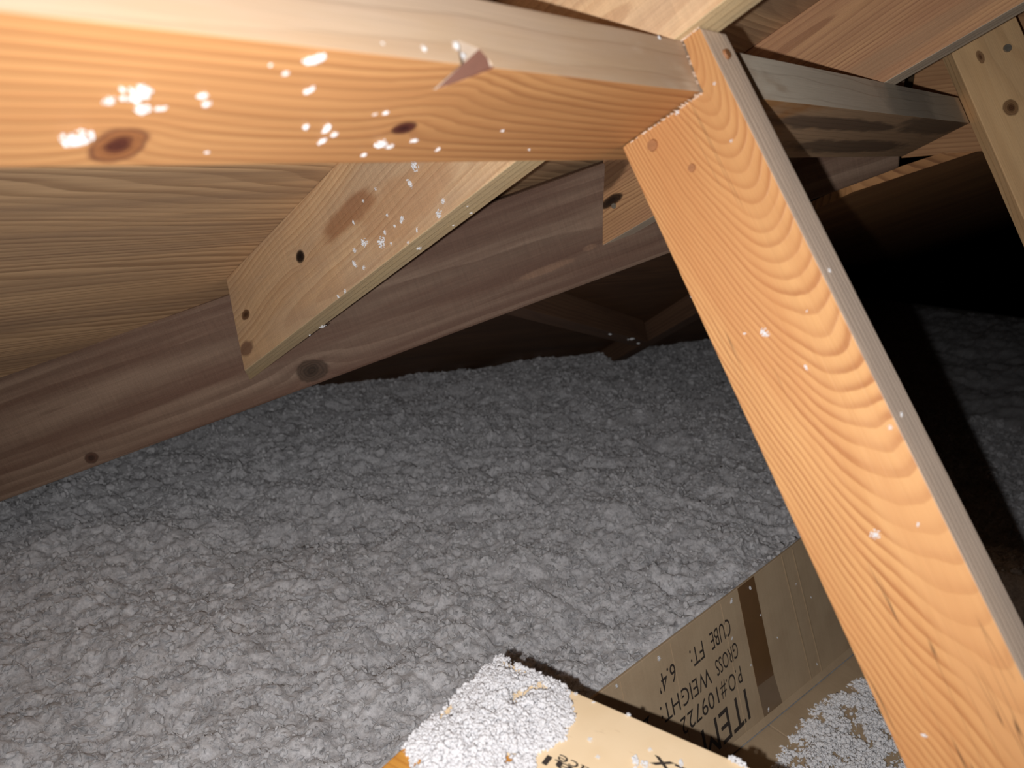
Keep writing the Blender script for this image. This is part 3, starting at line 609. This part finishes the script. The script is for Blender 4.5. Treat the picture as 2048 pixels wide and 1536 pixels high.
# ------------------------------------------------------------------ cream carton at the bottom edge
nc0 = Vector((0.3962, -0.3679)); e1 = Vector((0.166, 0.986)); e2 = Vector((-0.992, 0.128))
def NC(u, v, z): q_ = nc0 + e1 * u + e2 * v; return P(q_.x, q_.y, z)
def cream_mat():
    m, g = new_mat('cream_carton_board'); O, X, Y, Z = obj_xyz(g)
    sm = g.noise(g.vscale(O, (30, 160, 30)), 1.0, 3, 0.6); mo = g.noise(O, 18, 3)
    col = g.mix(g.smooth(mo, 0.35, 0.7), (0.82, 0.64, 0.425), (0.77, 0.585, 0.37))
    col = g.mix(g.m('MULTIPLY', g.smooth(sm, 0.62, 0.72), 0.35), col, (0.5, 0.36, 0.22))
    # orange wood-look print along one side
    wn = g.noise(g.vscale(O, (10, 240, 10)), 1.0, 3, 0.6)
    org = g.mix(g.smooth(wn, 0.3, 0.7), (0.62, 0.30, 0.06), (0.42, 0.17, 0.03))
    col = g.mix(g.smooth(g.m('ADD', Y, g.m('MULTIPLY', g.m('SUBTRACT', mo, 0.5), 0.004)), 0.0845, 0.0855), col, org)
    g.l.new(col, g.b.inputs['Base Color']); g.b.inputs['Roughness'].default_value = 0.5; g.b.inputs['Specular IOR Level'].default_value = 0.3; return m
LU, LV = 0.33, 0.26; zt, zb = 0.48, 0.285
q4 = [(0, 0), (LU, 0), (LU, LV), (0, LV)]
cm = cream_mat()
cream = board('cream_carton', [NC(u, v, zt) for u, v in q4], [NC(u, v, zb) for u, v in q4], NC(0, 0, zt), NC(1, 0, 0) - NC(0, 0, 0), NC(0, 1, 0) - NC(0, 0, 0), cm, bevel=0.0016)
thing(cream, 'cream coloured carton corner in the bottom foreground, heaped with white fluff', 'carton')
bpy.context.view_layer.update()
zup = Vector((0, 0, 1))
def NCs(u, v): return NC(u, v, zt)
def uvof(x, y):
    d = Vector((x, y)) - nc0; det = e1.x * e2.y - e1.y * e2.x
    return ((d.x * e2.y - d.y * e2.x) / det, (e1.x * d.y - e1.y * d.x) / det)
px = -(NC(1, 0, 0) - NC(0, 0, 0)).normalized(); py = px.cross(zup) * -1
u0, v0 = uvof(0.3535, -0.2350); u1, v1 = uvof(0.3490, -0.2640)
print_line('Surface', u0 + 0.026, v0, u1, v1, 0.0085, cream, ink, px, py, zup, NCs, 'printed_text')
u0, v0 = uvof(0.3998, -0.1860); u1, v1 = uvof(0.3948, -0.2135)
print_line('Ex', u0, v0, u1, v1, 0.013, cream, ink, px, py, zup, NCs, 'printed_text', bold=0.01)
u0, v0 = uvof(0.3455, -0.2480); u1, v1 = uvof(0.3420, -0.2700)
print_line('al', u0, v0, u1, v1, 0.009, cream, ink, px, py, zup, NCs, 'printed_text', bold=0.01)
pile = [(0.3985, -0.3700), (0.400, -0.3481), (0.4065, -0.3065), (0.384, -0.2803), (0.3587, -0.272), (0.3396, -0.2799), (0.3246, -0.2717), (0.275, -0.285), (0.268, -0.325), (0.2773, -0.3505), (0.305, -0.3570), (0.351, -0.3630)]
heap('fluff_heap', pile, lambda x, y: zt - 0.0005, 24000, 0.0004, 0.0019, 0.013, -0.36, 7, 0.004,
     'white fluffy insulation heaped over the corner of the cream carton')
NCF = [(0.4290, -0.1654, 0.0071, 'white fluff tuft on the right edge of the cream carton, nearest the frame bottom'), (0.4150, -0.2498, 0.0026, None), (0.3967, -0.2184, 0.0021, None), (0.3747, -0.2563, 0.0025, None), (0.408, -0.2778, 0.0018, None), (0.3595, -0.2726, 0.0025, None), (0.3649, -0.2423, 0.002, None),
       (0.3794, -0.2199, 0.0057, None), (0.3824, -0.2134, 0.004, None), (0.4007, -0.195, 0.0037, None), (0.406, -0.294, 0.0022, None)]
for x, y, s, lab in NCF:
    flake(P(x, y, zt), zup, s, lab or 'small white fluff fleck on the bare cream top of the foreground carton', None if lab else 'flecks on the cream carton')
